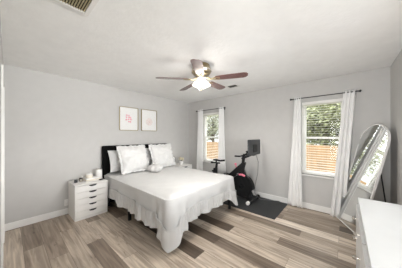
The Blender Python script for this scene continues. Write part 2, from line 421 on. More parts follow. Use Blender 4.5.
def tree(label, x, y, h, r, mt, seed, nleaf, zlo):
    t = thing('leafy_tree', label, 'tree', (x, y, -0.5), 'trees beyond the fence')
    rr = random.Random(seed); m = MB()
    m.tube([(x, y, -0.5), (x+0.05, y+0.03, 0.7), (x-0.04, y, 1.6), (x+0.03, y+0.1, h*0.62)], [0.13, 0.11, 0.09, 0.05], 9)
    cl = []
    for k in range(11):
        a = rr.uniform(0, 2*PI); q = r*math.sqrt(rr.random())*0.8; zz = rr.uniform(zlo, h)
        c = Vector((x+q*math.cos(a), y+q*math.sin(a), zz)); cl.append(c)
        z0 = min(max(1.0, zz-0.9), h*0.6)
        m.tube([(x, y, z0), (x+(c.x-x)*0.5, y+(c.y-y)*0.5, (z0+zz)/2+0.1), c], [0.05, 0.03, 0.012], 6)
    m.build('trunk', 'bark', t)
    m = MB()
    for k in range(nleaf):
        c = rr.choice(cl); dv = Vector((rr.gauss(0,1), rr.gauss(0,1), rr.gauss(0,0.8)))*0.34*r/1.3
        p = c + dv; s = rr.uniform(0.07, 0.14)
        u = Vector((rr.gauss(0,1), rr.gauss(0,1), rr.gauss(0,1))).normalized(); v = u.orthogonal().normalized()
        m.b.faces.new([m.b.verts.new(q) for q in (p-u*s, p+v*s*0.45, p+u*s, p-v*s*0.45)])
    m.build('foliage', mt, t, smooth=False)
tree('broad green tree outside the window beside the mirror', 9.8, 0.75, 4.4, 1.5, 'leaf', 1, 6500, 1.3)
tree('dense green tree outside, half hidden by the white curtain next to the mirror', 13.6, -1.1, 5.0, 1.6, 'leaf', 2, 4200, 1.2)
tree('slim green tree outside behind the left side of the near window', 13.4, 3.9, 5.2, 1.5, 'leaf2', 5, 4000, 1.3)
tree('pale leafy tree outside the far window near the bed', 10.2, 7.6, 3.9, 1.6, 'leaf2', 8, 3600, 1.2)

# ------------------------------------------------------------------ curtains
def curtain(name, label, yt, yb, zt, zb, xc, folds, amp, seed, lean=0.0, group='white curtain panels'):
    """yt/yb: (start,end) along Y at top and bottom"""
    rr = random.Random(seed); ph = [rr.uniform(0, 6.28) for _ in range(4)]
    def P(u, v):
        k = v**1.2
        ya = yt[0]+(yb[0]-yt[0])*k; ybb = yt[1]+(yb[1]-yt[1])*k
        uu = u + 0.02*math.sin(7*u+ph[0]+3*v)
        y = ya + (ybb-ya)*uu + 0.006*math.sin(4*v+ph[1])
        A = amp*(0.75+0.5*v)
        x = xc + A*math.sin(2*PI*folds*u + ph[2] + 0.5*math.sin(3*v+ph[3])) + A*0.35*math.sin(2*PI*folds*2.1*u+ph[1]) + lean*v
        return Vector((x, y, zt + (zb-zt)*v))
    o = MB().grid(P, 90, 40).build(name, 'curt', solid=0.003)
    return tag(o, label, 'curtain', group)
ROD = XW-0.085
def rod(label, y0, y1, z):
    t = thing('curtain_rod', label, 'curtain rod', (ROD, (y0+y1)/2, z), 'black curtain rods')
    MB().tube([(ROD, y0, z), (ROD, y1, z)], 0.008, 10).build('pole', 'black', t)
    for yy, s in ((y0, -1), (y1, 1)):
        MB().lathe([(0.008, 0), (0.014, 0.004), (0.010, 0.012), (0.019, 0.022), (0.019, 0.032), (0.008, 0.042)], (ROD, yy, z), 'Y', 14).xf(Matrix.Translation((0, yy, 0)) @ Matrix.Scale(s, 4, (0,1,0)) @ Matrix.Translation((0, -yy, 0))).build('finial', 'black', t)
        MB().tube([(ROD, yy-s*0.03, z-0.004), (XW-0.004, yy-s*0.03, z-0.004)], 0.006, 8).box((XW-0.006, yy-s*0.03-0.012, z-0.035), (XW, yy-s*0.03+0.012, z+0.025)).build('bracket', 'black', t)
rod('black curtain rod with round finials above the window beside the mirror', -0.15, 0.80, 2.115)
rod('black curtain rod above the far window beside the bed', 2.40, 3.34, 2.125)
CX = ROD
curtain('curtain', 'white curtain hanging left of the near window, between window and exercise mat', (0.765, 0.655), (0.875, 0.615), 2.145, 0.012, CX, 3, 0.016, 1)
curtain('curtain', 'white curtain slanting left towards its hem, touching the arched mirror', (0.03, -0.12), (0.21, 0.005), 2.145, 0.012, CX, 3, 0.016, 2, lean=-0.035)
curtain('curtain', 'white curtain on the left of the far window, nearest the headboard', (3.33, 3.13), (3.38, 3.12), 2.155, 0.012, CX, 4, 0.016, 3)
curtain('curtain', 'white curtain on the right of the far window, behind the bike seat', (2.56, 2.405), (2.60, 2.33), 2.155, 0.012, CX, 3, 0.016, 4)

# ------------------------------------------------------------------ bed
BX0, BX1, BXC = 1.29, 2.80, 2.045
BYF, BYH = 1.64, 3.655
bed = thing('bed_frame', 'black platform bed frame with tall black upholstered headboard', 'bed', (BXC, 2.6, 0))
m = MB().box((1.235, 3.665, 0.02), (2.84, 3.735, 1.19))
m.build('headboard', 'head', bed, bevel=0.02)
m = MB()
for k in range(8):
    x0 = 1.265+k*0.193; m.box((x0, 3.652, 0.45), (x0+0.190, 3.672, 1.16))
m.build('headboard_channels', 'head', bed, bevel=0.009)
for x0, x1 in ((BX0, BX0+0.03), (BX1-0.03, BX1)): MB().box((x0, BYF+0.03, 0.24), (x1, BYH, 0.315)).build('side_rail', 'black', bed, smooth=False, bevel=0.004)
MB().box((BX0, BYF, 0.24), (BX1, BYF+0.03, 0.315)).build('foot_rail', 'black', bed, smooth=False, bevel=0.004)
m = MB()
for k in range(10):
    y = BYF+0.10+k*0.195; m.box((BX0+0.03, y, 0.295), (BX1-0.03, y+0.06, 0.315))
m.build('slats', 'black', bed, smooth=False)
for x in (BX0+0.002, BXC-0.02, BX1-0.042):
    for y in ((2.68, 3.55) if abs(x-BXC) < 0.1 else (BYF+0.02, 2.68, 3.55)): MB().box((x, y, 0), (x+0.04, y+0.04, 0.24)).build('leg', 'black', bed, smooth=False, bevel=0.003)
mt = MB().box((BX0+0.005, BYF+0.005, 0.317), (BX1-0.005, BYH-0.01, 0.62)).build('mattress', 'bed', bevel=0.05)
tag(mt, 'white queen mattress under the ruffled comforter', 'mattress')

# comforter: U-shaped hanging skirt around the mattress and a puffy top
def perimeter(n):
    """points around the mattress from head-left to foot to head-right with outward normals; foot corners rounded"""
    x0, x1, y0, y1, r = BX0-0.02, BX1+0.02, BYF-0.02, BYH-0.02, 0.06
    seg = []
    L1 = y1-(y0+r); A = r*PI/2; L2 = (x1-r)-(x0+r)
    tot = 2*L1+2*A+L2; out = []
    for k in range(n+1):
        s = tot*k/n
        if s < L1: p = (x0, y1-s); nn = (-1, 0)
        elif s < L1+A:
            a = (s-L1)/r; p = (x0+r-r*math.cos(a), y0+r-r*math.sin(a)); nn = (-math.cos(a), -math.sin(a))
        elif s < L1+A+L2: p = (x0+r+(s-L1-A), y0); nn = (0, -1)
        elif s < L1+2*A+L2:
            a = (s-L1-A-L2)/r; p = (x1-r+r*math.sin(a), y0+r-r*math.cos(a)); nn = (math.sin(a), -math.cos(a))
        else: p = (x1, y0+r+(s-L1-2*A-L2)); nn = (1, 0)
        out.append((Vector(p), Vector(nn), s))
    return out, (L1+A/2, L1+1.5*A+L2, tot)
NP = 420
PER, (SC1, SC2, STOT) = perimeter(NP)
ZT = 0.655
def hem(s):
    if s < SC1: z = 0.222 + 0.02*math.sin(s*3.1)
    elif s < SC2: z = 0.235 + 0.02*math.sin(s*2.7)
    else: z = 0.20
    c1 = min(1, abs(s-SC1)/0.30); c2 = abs(s-SC2)/0.20
    z -= (z-0.015)*max(0, 1-c1)**2.2
    z -= (z-0.07)*max(0, 1-c2)**0.9
    return z
def drape(k, v, flare=0.0, pleat=0.0, pf=0.0):
    """v 0 = top edge, 1 = hem"""
    p, nn, s = PER[k]
    zh = hem(s); fall = 0.05
    z = ZT-0.055 + (zh-(ZT-0.055))*v
    c1 = max(0, 1-abs(s-SC1)/0.34); c2 = max(0, 1-abs(s-SC2)/0.3)
    out = 0.022 + 0.016*v + 0.018*math.sin(s*9.0+1.0)*v + 0.022*math.sin(s*19+1.5*math.sin(s*5))*v**1.3
    out += 0.038*v*math.sin((s-SC1)*36)*(1-c1**3)*min(1, c1*2.2) + 0.055*c1**2*v + 0.03*c2*v*(1+math.sin((s-SC2)*28))
    hd = min(1, min(s, STOT-s)/0.75)
    out = 0.018 + (out-0.018)*(0.1+0.9*hd)
    out += flare + pleat*math.sin(s*pf + 1.3*math.sin(s*6.3))*v
    out += 0.006*noise.noise(Vector((s*6, v*5, 0)))
    return Vector((p.x+nn.x*out, p.y+nn.y*out, max(z, 0.012)))
def spine(p): return Vector((BXC, min(max(p.y, BYF+0.72), BYH-0.02)))
RIN = 34
bmc = MB(); rows = []
for k in range(NP+1):
    p, nn, s = PER[k]; sp = spine(p); row = []
    for j in range(RIN+1):
        t = j/RIN; e = p + nn*0.0
        q = sp.lerp(e, t)
        dd = (1-t)*(sp-e).length
        z = ZT - 0.018*math.exp(-dd/0.04) - 0.022*math.exp(-dd/0.16) + 0.016*noise.noise(Vector((q.x*3, q.y*3, 1))) + 0.009*noise.noise(Vector((q.x*8+q.y*3, q.y*5, 4)))
        row.append(Vector((q.x, q.y, z)))
    e2 = p + nn*0.018; row.append(Vector((e2.x, e2.y, ZT-0.042)))
    for j in range(13): row.append(drape(k, j/12*0.94))
    rows.append(row)
bmc.grid(lambda u, v: rows[round(u*NP)][round(v*(len(rows[0])-1))], NP, len(rows[0])-1)
bmesh.ops.remove_doubles(bmc.b, verts=bmc.b.verts, dist=0.0008)
cf = bmc.build('comforter', 'bed')
tag(cf, 'white comforter with ruffled skirts draped over the bed, one corner reaching the floor', 'comforter')
m = MB()
def seam_v(s): return 0.46 + 0.09*noise.noise(Vector((s*2.2, 3.3, 0))) + 0.03*noise.noise(Vector((s*9, 1.3, 0))) + 0.10*max(0, 1-abs(s-SC1)/0.3)
# denser pleats need denser samples
def PERf(u):
    x = u*NP; k = min(int(x), NP-1); t = x-k
    return k, t
def RP2(u, v):
    k, t = PERf(u); sv = seam_v(PER[k][2]*(1-t)+PER[k+1][2]*t); a = drape(k, sv+(1-sv)*v, 0.012); b = drape(k+1, sv+(1-sv)*v, 0.012)
    q = a.lerp(b, t); s = PER[k][2]*(1-t)+PER[k+1][2]*t; nn = PER[k][1].lerp(PER[k+1][1], t)
    am = 0.5+0.9*abs(noise.noise(Vector((s*4.0, 7.7, 0))))*1.6
    w_ = 0.012*am*math.sin(s*44+2.6*math.sin(s*5.3)+3*noise.noise(Vector((s*9, v*1.5, 3))))*(0.3+0.7*v) + 0.009*math.sin(s*112+2.5*math.sin(s*11))*(1-v)**0.5
    w_ *= 0.35+0.65*min(1, min(s, STOT-s)/0.6)
    return q + Vector((nn.x, nn.y, 0))*w_
m.grid(RP2, 1300, 14)
m.build('ruffle', 'ruf', cf)
m = MB()
pts = []
for k in range(0, NP+1, 1):
    q = drape(k, seam_v(PER[k][2]), 0.020); pts.append(q)
m.tube(pts, 0.0045, 7).build('seam', 'ruf', cf)

# ------------------------------------------------------------------ pillows
def pillow(name, label, w_, h_, th, mt, loc, rx, rz, group, ruffle=False, seed=0):
    t = thing(name, label, 'pillow', loc, group)
    t.rotation_euler = (rx, 0, rz)
    rr = random.Random(seed); o_ = rr.uniform(0, 50)
    def shell(sg):
        def P(u, v):
            a, c = 2*u-1, 2*v-1
            ex = 1-0.06*(1-abs(c)**2)*abs(a); ey = 1-0.06*(1-abs(a)**2)*abs(c)
            k = max(0, (1-abs(a)**2.6)*(1-abs(c)**2.6))**0.5
            z = sg*th/2*k + 0.030*k*noise.noise(Vector((a*1.6+o_, c*1.6, sg)))+0.030*k*noise.noise(Vector((a*4.5+o_, c*4, sg)))
            return Vector((a*w_/2*ex, z, h_/2 + c*h_/2*ey))
        return P
    m = MB().grid(shell(-1), 26, 26).grid(shell(1), 26, 26)
    bmesh.ops.remove_doubles(m.b, verts=m.b.verts, dist=0.0005)
    m.build('cushion', mt, t, local=True)
    if ruffle:
        n = 260; m = MB(); per = []
        for k in range(n):
            s = 4*k/n; sd = int(s); f_ = (s-sd)*2-1
            a, c = ((f_, -1), (1, f_), (-f_, 1), (-1, -f_))[sd]
            ex = 1-0.06*(1-abs(c)**2)*abs(a); ey = 1-0.06*(1-abs(a)**2)*abs(c)
            e = Vector((a*w_/2*ex, 0, h_/2+c*h_/2*ey)); dr = Vector((a**5, 0, c**5)).normalized() if abs(a) > .93 and abs(c) > .93 else (Vector((a, 0, 0)) if abs(a) >= abs(c) else Vector((0, 0, c))).normalized()
            per.append((e, dr, s))
        vs = []
        for e, dr, s in per:
            row = []
            for j in range(4):
                q = e + dr*(0.016*j-0.012+0.006*j*noise.noise(Vector((s*5, o_, 2)))) ; q.y += 0.014*math.sin(s*34+3.0*noise.noise(Vector((s*4, o_, 0))))*(j/3)
                row.append(m.b.verts.new(q))
            vs.append(row)
        for k in range(n):
            a, c = vs[k], vs[(k+1) % n]
            for j in range(3): m.b.faces.new((a[j], a[j+1], c[j+1], c[j]))
        m.build('ruffle', 'ruf', t, local=True, solid=0.002)
    return t
pillow('pillow', 'plain white pillow at the bed head on the drawer unit side, behind the ruffled sham', 0.64, 0.44, 0.15, 'pill2', (1.61, 3.44, 0.685), math.radians(-18), 0.03, 'pillows on the bed', seed=1)
pillow('pillow', 'plain white pillow at the bed head on the window side, behind the ruffled sham', 0.64, 0.44, 0.15, 'pill2', (2.42, 3.45, 0.685), math.radians(-18), -0.02, 'pillows on the bed', seed=2)
pillow('ruffled_pillow', 'white ruffled square pillow on the bed side nearest the plain wall', 0.56, 0.52, 0.17, 'pill', (1.70, 3.18, 0.695), math.radians(-24), 0.03, 'pillows on the bed', True, 3)
pillow('ruffled_pillow', 'white ruffled square pillow on the bed side nearest the far window', 0.56, 0.52, 0.17, 'pill', (2.41, 3.20, 0.695), math.radians(-24), -0.05, 'pillows on the bed', True, 4)
pk = thing('pumpkin_cushion', 'small round pumpkin shaped white plush with a knob on top, between the ruffled pillows', 'cushion', (1.965, 2.93, 0.655))
m = MB()
def PK(u, v):
    a = 2*PI*u; th = PI*v; r = math.sin(th)
    rib = 1-0.14*abs(math.cos(4*a))**5
    z = 0.085*math.cos(th)*(1-0.35*math.exp(-(r/0.3)**2))
    return Vector((1.965+0.150*r*rib*math.cos(a), 2.93+0.150*r*rib*math.sin(a), 0.740+z))
m.grid(PK, 64, 20); bmesh.ops.remove_doubles(m.b, verts=m.b.verts, dist=0.0005); m.build('cushion', 'plush', pk)
MB().lathe([(0.028, 0), (0.018, 0.02), (0.016, 0.05), (0.026, 0.085), (0.012, 0.10)], (1.965, 2.93, 0.785), 'Z', 14).build('stem', 'plush', pk)

# ------------------------------------------------------------------ white drawer units either side of the bed
def drawer_unit(label, x0, y0, group):
    W, D, HH = 0.49, 0.445, 0.585
    t = thing('drawer_unit', label, 'nightstand', (x0+W/2, y0+D/2, 0), group)
    s = 0.018
    m = MB(); m.box((x0, y0, 0), (x0+s, y0+D, HH)); m.box((x0+W-s, y0, 0), (x0+W, y0+D, HH)); m.box((x0+s, y0+D-0.01, 0.02), (x0+W-s, y0+D, HH)); m.box((x0+s, y0+0.004, 0), (x0+W-s, y0+0.03, 0.035)); m.box((x0+s, y0+0.003, HH-s), (x0+W-s, y0+D-0.01, HH))
    m.build('carcass', 'lam', t, smooth=False, bevel=0.002)
    n = 5; z0 = 0.040; hz = (HH-s-z0-0.004)/n
    for k in range(n):
        a = z0+k*hz
        m = MB(); m.box((x0+s+0.003, y0+0.002, a+0.002), (x0+W-s-0.003, y0+0.020, a+hz-0.004)); m.box((x0+s+0.012, y0+0.020, a+0.012), (x0+W-s-0.012, y0+D-0.03, a+hz-0.03))
        d = m.build('drawer', 'lam', t, smooth=False, bevel=0.0015)
        xc = x0+W*0.52; zt = a+hz-0.006; poly = [(xc-0.055, y0+0.0005, zt)]
        for q in range(0, 13):
            an = PI*q/12; poly.append((xc-0.055*math.cos(an), y0+0.0005, zt-0.006-0.020*math.sin(an)))
        poly.append((xc+0.055, y0+0.0005, zt))
        MB().prism(poly, (0, -0.006, 0)).build('handle', 'black', d, smooth=False)
    return t
drawer_unit('white five drawer unit with black pulls between the bed and the plain wall', 0.703, 3.30, 'white drawer units beside the bed')
drawer_unit('white five drawer unit on the far side of the bed, near the far window', 2.925, 3.30, 'white drawer units beside the bed')
ZN = 0.586
# things on the left unit
bk = tag(MB().box((0.90, 3.47, ZN), (1.13, 3.68, ZN+0.020)).build('book', 'cream', smooth=False, bevel=0.003), 'cream book lying at the bottom of the two on the drawer unit', 'book', 'books on the drawer unit')
bk2 = tag(MB().box((0.91, 3.48, ZN+0.021), (1.11, 3.66, ZN+0.040)).build('book', 'paper', smooth=False, bevel=0.003), 'white book lying on top of a cream book on the drawer unit', 'book', 'books on the drawer unit')
j = thing('candle_jar', 'short round cream candle jar standing on the stacked books', 'candle', (0.975, 3.57, ZN+0.041))
MB().lathe([(0.050, 0), (0.056, 0.006), (0.058, 0.05), (0.054, 0.058)], (0.975, 3.57, ZN+0.041), 'Z', 24).build('jar', 'cream', j)
MB().lathe([(0.055, 0), (0.055, 0.012), (0.05, 0.016)], (0.975, 3.57, ZN+0.099), 'Z', 24).build('lid', 'ceram', j)
sm = tag(MB().lathe([(0.018, 0), (0.022, 0.01), (0.020, 0.045), (0.009, 0.058), (0.009, 0.075), (0.012, 0.08)], (0.885, 3.655, ZN), 'Z', 16).build('bottle', 'ceram'), 'tiny white bottle standing left of the stacked books', 'bottle', 'little bottles on the drawer unit')
sm2 = tag(MB().lathe([(0.016, 0), (0.020, 0.01), (0.018, 0.07), (0.008, 0.08), (0.008, 0.10), (0.011, 0.105)], (1.155, 3.70, ZN), 'Z', 16).build('bottle', 'ceram'), 'tiny white bottle standing between the books and the white cylinder', 'bottle', 'little bottles on the drawer unit')
hu = thing('diffuser', 'tall white cylinder diffuser on the drawer unit next to the headboard', 'diffuser', (1.145, 3.60, ZN))
MB().lathe([(0.050, 0), (0.056, 0.008), (0.056, 0.155), (0.050, 0.165)], (1.145, 3.60, ZN), 'Z', 28).build('body', 'ceram', hu)
MB().lathe([(0.046, 0), (0.040, 0.010), (0.012, 0.014)], (1.145, 3.60, ZN+0.165), 'Z', 24).build('cap', 'silver', hu)
ck = thing('alarm_clock', 'small black clock at the left end of the drawer unit top', 'clock', (0.765, 3.52, ZN))
MB().box((0.742, 3.50, ZN), (0.788, 3.545, ZN+0.052)).build('body', 'gloss', ck, smooth=False, bevel=0.006)
MB().box((0.747, 3.4985, ZN+0.008), (0.783, 3.5005, ZN+0.046)).build('screen', 'gloss', ck, smooth=False)
gj = thing('glass_jar', 'little silver jar with dark lid beside the small black clock', 'jar', (0.84, 3.53, ZN))
MB().lathe([(0.026, 0), (0.030, 0.006), (0.030, 0.045), (0.024, 0.052)], (0.84, 3.53, ZN), 'Z', 20).build('jar', 'silver', gj)
MB().lathe([(0.026, 0), (0.026, 0.014), (0.020, 0.018)], (0.84, 3.53, ZN+0.052), 'Z', 20).build('lid', 'matte', gj)
rm = tag(MB().box((-0.055, -0.020, 0), (0.055, 0.020, 0.016)).xf(Matrix.Translation((1.135, 3.41, ZN)) @ Matrix.Rotation(0.5, 4, 'Z')).build('remote_control', 'matte', bevel=0.006), 'small black remote lying in front of the white cylinder on the drawer unit', 'remote')
# things on the right unit
pt = thing('flower_pot', 'small white pot of cream flowers on the far drawer unit', 'plant', (3.16, 3.47, ZN))
MB().lathe([(0.040, 0), (0.058, 0.02), (0.062, 0.07), (0.050, 0.10), (0.052, 0.11)], (3.16, 3.47, ZN), 'Z', 22).build('pot', 'ceram', pt)
rr = random.Random(5); ms, mp_ = MB(), MB()
for k in range(16):
    a = rr.uniform(0, 6.28); q = rr.uniform(0.01, 0.075); zz = ZN+rr.uniform(0.14, 0.20)
    tip = (3.16+q*math.cos(a), 3.47+q*math.sin(a), zz)
    ms.tube([(3.16+0.3*q*math.cos(a), 3.47+0.3*q*math.sin(a), ZN+0.09), tip], 0.003, 5)
    for g in range(4):
        mp_.ball((tip[0]+rr.uniform(-.012, .012), tip[1]+rr.uniform(-.012, .012), tip[2]+rr.uniform(-.008, .01)), 0.015, 8, (1, 1, 0.7))
ms.build('stems', 'stem', pt); mp_.build('blossoms', 'petal', pt)
fr = thing('photo_frame', 'small dark frame with rounded top behind the cream flowers', 'photo frame', (3.00, 3.62, ZN))
m = MB(); o_ = []
for k in range(25):
    a = PI*k/24; o_.append((3.00+0.068*math.cos(a), 3.62, ZN+0.17+0.068*math.sin(a)))
o_ = [(3.00+0.068, 3.62, ZN+0.006)] + o_ + [(3.00-0.068, 3.62, ZN+0.006)]
m.tube(o_, 0.006, 8).box((2.92, 3.60, ZN), (3.06, 3.64, ZN+0.010)); m.build('frame', 'black', fr)
MB().prism([(p[0]-(p[0]-3.00)*0.09, 3.623, p[2]) for p in o_], (0, 0.004, 0)).build('picture', 'paper', fr, smooth=False)
MB().prism([(3.0+0.02*math.cos(a*0.5236), 3.6225, ZN+0.14+0.05*math.sin(a*0.5236)) for a in range(12)], (0, -0.002, 0)).build('motif', 'matte', fr, smooth=False)

# ------------------------------------------------------------------ framed prints above the bed
def framed(label, x0, x1, z0, z1):
    t = thing('framed_print', label, 'picture', ((x0+x1)/2, YN, z0), 'framed prints above the headboard')
    q = 0.012; m = MB()
    def rrect(g, rad):
        o = []
        for cx, cz, a0 in ((x1-g-rad, z1-g-rad, 0), (x0+g+rad, z1-g-rad, 90), (x0+g+rad, z0+g+rad, 180), (x1-g-rad, z0+g+rad, 270)):
            for k in range(7):
                a = math.radians(a0+15*k); o.append((cx+rad*math.cos(a), cz+rad*math.sin(a)))
        return o
    ro, ri = rrect(0, 0.028), rrect(q, 0.018)
    rg = [[m.b.verts.new((x, yy, z)) for x, z in L_] for L_, yy in ((ro, YN-0.002), (ro, YN-0.026), (ri, YN-0.026), (ri, YN-0.002))]
    for a_r in range(4):
        for k in range(28):
            A, C = rg[a_r], rg[(a_r+1) % 4]; m.b.faces.new((A[k], A[(k+1) % 28], C[(k+1) % 28], C[k]))
    m.build('frame', 'gold', t, smooth=False)
    MB().box((x0+q-0.002, YN-0.012, z0+q-0.002), (x1-q+0.002, YN-0.003, z1-q+0.002)).build('print', 'paper', t, smooth=False)
    MB().box((x0+q, YN-0.018, z0+q), (x1-q, YN-0.0155, z1-q)).build('pane', 'glassy', t, smooth=False)
    return t
p1 = framed('gold framed print with a pink motif, left of the two above the headboard', 1.595, 2.035, 1.515, 2.05)
m = MB(); yy = YN-0.0128
rr = random.Random(12)
for r_ in range(4):
    for c_ in range(3):
        if (r_, c_) in ((0, 2), (3, 0)): continue
        cx, cz = 1.808+(c_-1)*0.046+rr.uniform(-.008, .008), 1.790+(1.5-r_)*0.048+rr.uniform(-.006, .006)
        a0 = rr.uniform(0, 6.28)
        m.prism([(cx+rr.uniform(0.014, 0.026)*math.cos(a0+q*PI/4), yy+0.001, cz+rr.uniform(0.014, 0.026)*math.sin(a0+q*PI/4)) for q in range(8)], (0, -0.002, 0))
m.build('motif', 'pink', p1)
p2 = framed('gold framed print with a faint round motif, right of the two above the headboard', 2.115, 2.555, 1.515, 2.05)
m = MB(); rr = random.Random(4)
for k in range(3):
    R_ = 0.035+0.025*k
    m.tube([(2.335+R_*math.cos(a*PI/12), YN-0.0122, 1.745+R_*math.sin(a*PI/12)) for a in range(24)], 0.004, 5, close=True)
for k in range(7):
    a = k*2*PI/7; m.tube([(2.335, YN-0.0122, 1.745), (2.335+0.08*math.cos(a), YN-0.0122, 1.745+0.08*math.sin(a))], 0.004, 5)
m.build('motif', 'pale', p2)

# ------------------------------------------------------------------ ceiling fan (hung a little out of level)
FX, FY = 1.875, 1.62
fan = thing('ceiling_fan', 'five blade mahogany ceiling fan with frosted lit lamps', 'ceiling fan', (FX, FY, H))
vax = Vector((math.sin(math.radians(49.1)), math.cos(math.radians(49.1)), 0))      # axis of the slight tilt
fan.rotation_mode = 'AXIS_ANGLE'
fan.rotation_axis_angle = (math.radians(-2.2), vax.x, vax.y, 0)
def F(m, name, mt, parent=fan, **k): return m.build(name, mt, parent, local=True, **k)
F(MB().lathe([(0.12, 0), (0.125, -0.012), (0.10, -0.03), (0.095, -0.04)]), 'canopy', 'brass')
F(MB().lathe([(0.095, -0.038), (0.135, -0.05), (0.145, -0.075), (0.14, -0.115), (0.115, -0.145), (0.07, -0.16)]), 'motor_housing', 'brass')
F(MB().lathe([(0.146, -0.078), (0.149, -0.084), (0.149, -0.098), (0.145, -0.104)], n=32), 'trim_ring', 'silver')
F(MB().lathe([(0.07, -0.158), (0.075, -0.165), (0.075, -0.20), (0.05, -0.215), (0.045, -0.235), (0.02, -0.245)]), 'switch_housing', 'silver')
ZB = -0.210
base_ang = math.radians(49.1)   # camera-right direction as seen from above: (0.6547,-0.7559)
rx, ry = math.sin(math.radians(40.9)), -math.cos(math.radians(40.9))
for ang in (-12, 54, 123, 192, 264):
    a = math.radians(ang)
    u = Vector((rx*math.cos(a) - ry*math.sin(a), ry*math.cos(a) + rx*math.sin(a), 0)); v = Vector((-u.y, u.x, 0))
    pit = math.radians(-10); up = Vector((0, 0, 1))
    vv = v*math.cos(pit) + up*math.sin(pit)
    prof = [(0.20, 0.045), (0.23, 0.056), (0.45, 0.066), (0.60, 0.070), (0.635, 0.062), (0.662, 0.030)]
    poly = [u*r_+vv*h_ + up*ZB for r_, h_ in prof] + [u*r_-vv*h_ + up*ZB for r_, h_ in prof[::-1]]
    nrm = u.cross(vv).normalized()
    bl = F(MB().prism([p-nrm*0.003 for p in poly], nrm*0.006), 'blade', 'blade', smooth=False, bevel=0.002)
    m = MB(); m.tube([u*0.07+up*(-0.190), u*0.13+up*(-0.215), u*0.21+up*(ZB-0.006)], [0.016, 0.012, 0.010], 8)
    for sgn in (-1, 1): m.tube([u*0.14+up*(-0.214), u*0.20+vv*0.03*sgn+up*(ZB-0.006), u*0.27+vv*0.022*sgn+up*(ZB-0.006)], 0.007, 6)
    F(m, 'blade_iron', 'brass', bl)
for k, ang in enumerate((40, 160, 280)):
    a = math.radians(ang); u = Vector((rx*math.cos(a) - ry*math.sin(a), ry*math.cos(a) + rx*math.sin(a), 0))
    c0 = u*0.045+Vector((0, 0, -0.215)); ax = (u*0.55+Vector((0, 0, -1))).normalized()
    R_ = ax.to_track_quat('Z', 'Y').to_matrix().to_4x4()
    sh = MB().lathe([(0.020, 0.0), (0.030, 0.015), (0.048, 0.05), (0.058, 0.085), (0.066, 0.105), (0.0645, 0.105), (0.055, 0.082), (0.045, 0.05), (0.026, 0.018)], cap=False).xf(Matrix.Translation(c0) @ R_)
    so = F(sh, 'lamp_shade', 'shade')
    F(MB().lathe([(0.016, -0.02), (0.022, -0.01), (0.022, 0.012), (0.016, 0.018)], n=16).xf(Matrix.Translation(c0) @ R_), 'socket', 'silver', so)
    F(MB().ball((0, 0, 0.062), 0.026, 14, (1, 1, 1.3)).xf(Matrix.Translation(c0) @ R_), 'bulb', 'shade', so)
    for ty, pw_ in (('SPOT', LAMP_POWER), ('POINT', LAMP_GLOW)):
        l = bpy.data.lights.new('fan_bulb_light', ty); l.energy = pw_; l.color = (1, 0.965, 0.92); l.shadow_soft_size = 0.05
        if ty == 'SPOT': l.spot_size = math.radians(170); l.spot_blend = 0.5
        lo = bpy.data.objects.new('fan_bulb_light', l); COL.objects.link(lo); lo.parent = fan; lo.location = c0 + ax*0.15
for sgn in (-1, 1):
    b0 = Vector((0.02*sgn, 0.03, -0.235))
    F(MB().tube([b0, b0+Vector((0, 0, -0.12))], 0.0012, 6).ball(b0+Vector((0, 0, -0.126)), 0.008, 8), 'pull_chain', 'silver')

# ------------------------------------------------------------------ ceiling registers
def register(label, x0, y0, x1, y1, along, n, mslat):
    t = thing('ceiling_vent', label, 'vent', ((x0+x1)/2, (y0+y1)/2, H))
    q = 0.034; m = MB()
    z0, z1 = H-0.012, H-0.0005
    m.box((x0, y0, z0), (x0+q, y1, z1)); m.box((x1-q, y0, z0), (x1, y1, z1)); m.box((x0+q, y0, z0), (x1-q, y0+q, z1)); m.box((x0+q, y1-q, z0), (x1-q, y1, z1))
    m.build('frame', 'trim', t, smooth=False, bevel=0.003)
    MB().box((x0+q, y0+q, H-0.003), (x1-q, y1-q, H-0.0008)).build('backing', 'vent', t, smooth=False)
    m = MB()
    for k in range(n):
        if along == 'X':
            x = x0+q+(x1-x0-2*q)*(k+0.5)/n; m.prism([(x-0.006, y0+q, H-0.011), (x-0.004, y0+q, H-0.012), (x+0.006, y0+q, H-0.004), (x+0.004, y0+q, H-0.003)], (0, y1-y0-2*q, 0))
        else:
            y = y0+q+(y1-y0-2*q)*(k+0.5)/n; m.prism([(x0+q, y-0.006, H-0.011), (x0+q, y-0.004, H-0.012), (x0+q, y+0.006, H-0.004), (x0+q, y+0.004, H-0.003)], (x1-x0-2*q, 0, 0))
    m.build('slats', mslat, t, smooth=False)
register('large white framed ceiling vent with tan slats above the left of the room', 0.07, 1.38, 0.455, 1.69, 'X', 19, 'ventslat')
register('small grey ceiling vent beyond the fan, towards the windows', 2.98, 1.66, 3.18, 1.92, 'Y', 9, 'grey')

# ------------------------------------------------------------------ wall outlet left of the drawer unit
ot = thing('wall_outlet', 'white wall outlet low on the wall left of the drawer unit', 'outlet', (0.665, YN, 0.2))
MB().box((0.650, YN-0.006, 0.15), (0.712, YN-0.0005, 0.265)).build('plate', 'trim', ot, smooth=False, bevel=0.002)
MB().box((0.668, YN-0.03, 0.165), (0.700, YN-0.006, 0.20)).build('plug', 'ceram', ot, smooth=False, bevel=0.004)

# ------------------------------------------------------------------ exercise mat and bike
tag(MB().box((2.89, 0.89, 0.001), (3.74, 2.70, 0.009)).build('exercise_mat', 'mat_', smooth=False, bevel=0.003), 'dark grey rubber mat on the floor under the exercise bike', 'mat')
BXC2 = 3.36
bike = thing('exercise_bike', 'black stationary exercise bike with a screen standing on the dark mat', 'exercise bike', (BXC2, 1.95, 0.009))
def B(y, z, dx=0.0): return Vector((BXC2+dx-0.10*(y-1.6), y, z))
Z0 = 0.009
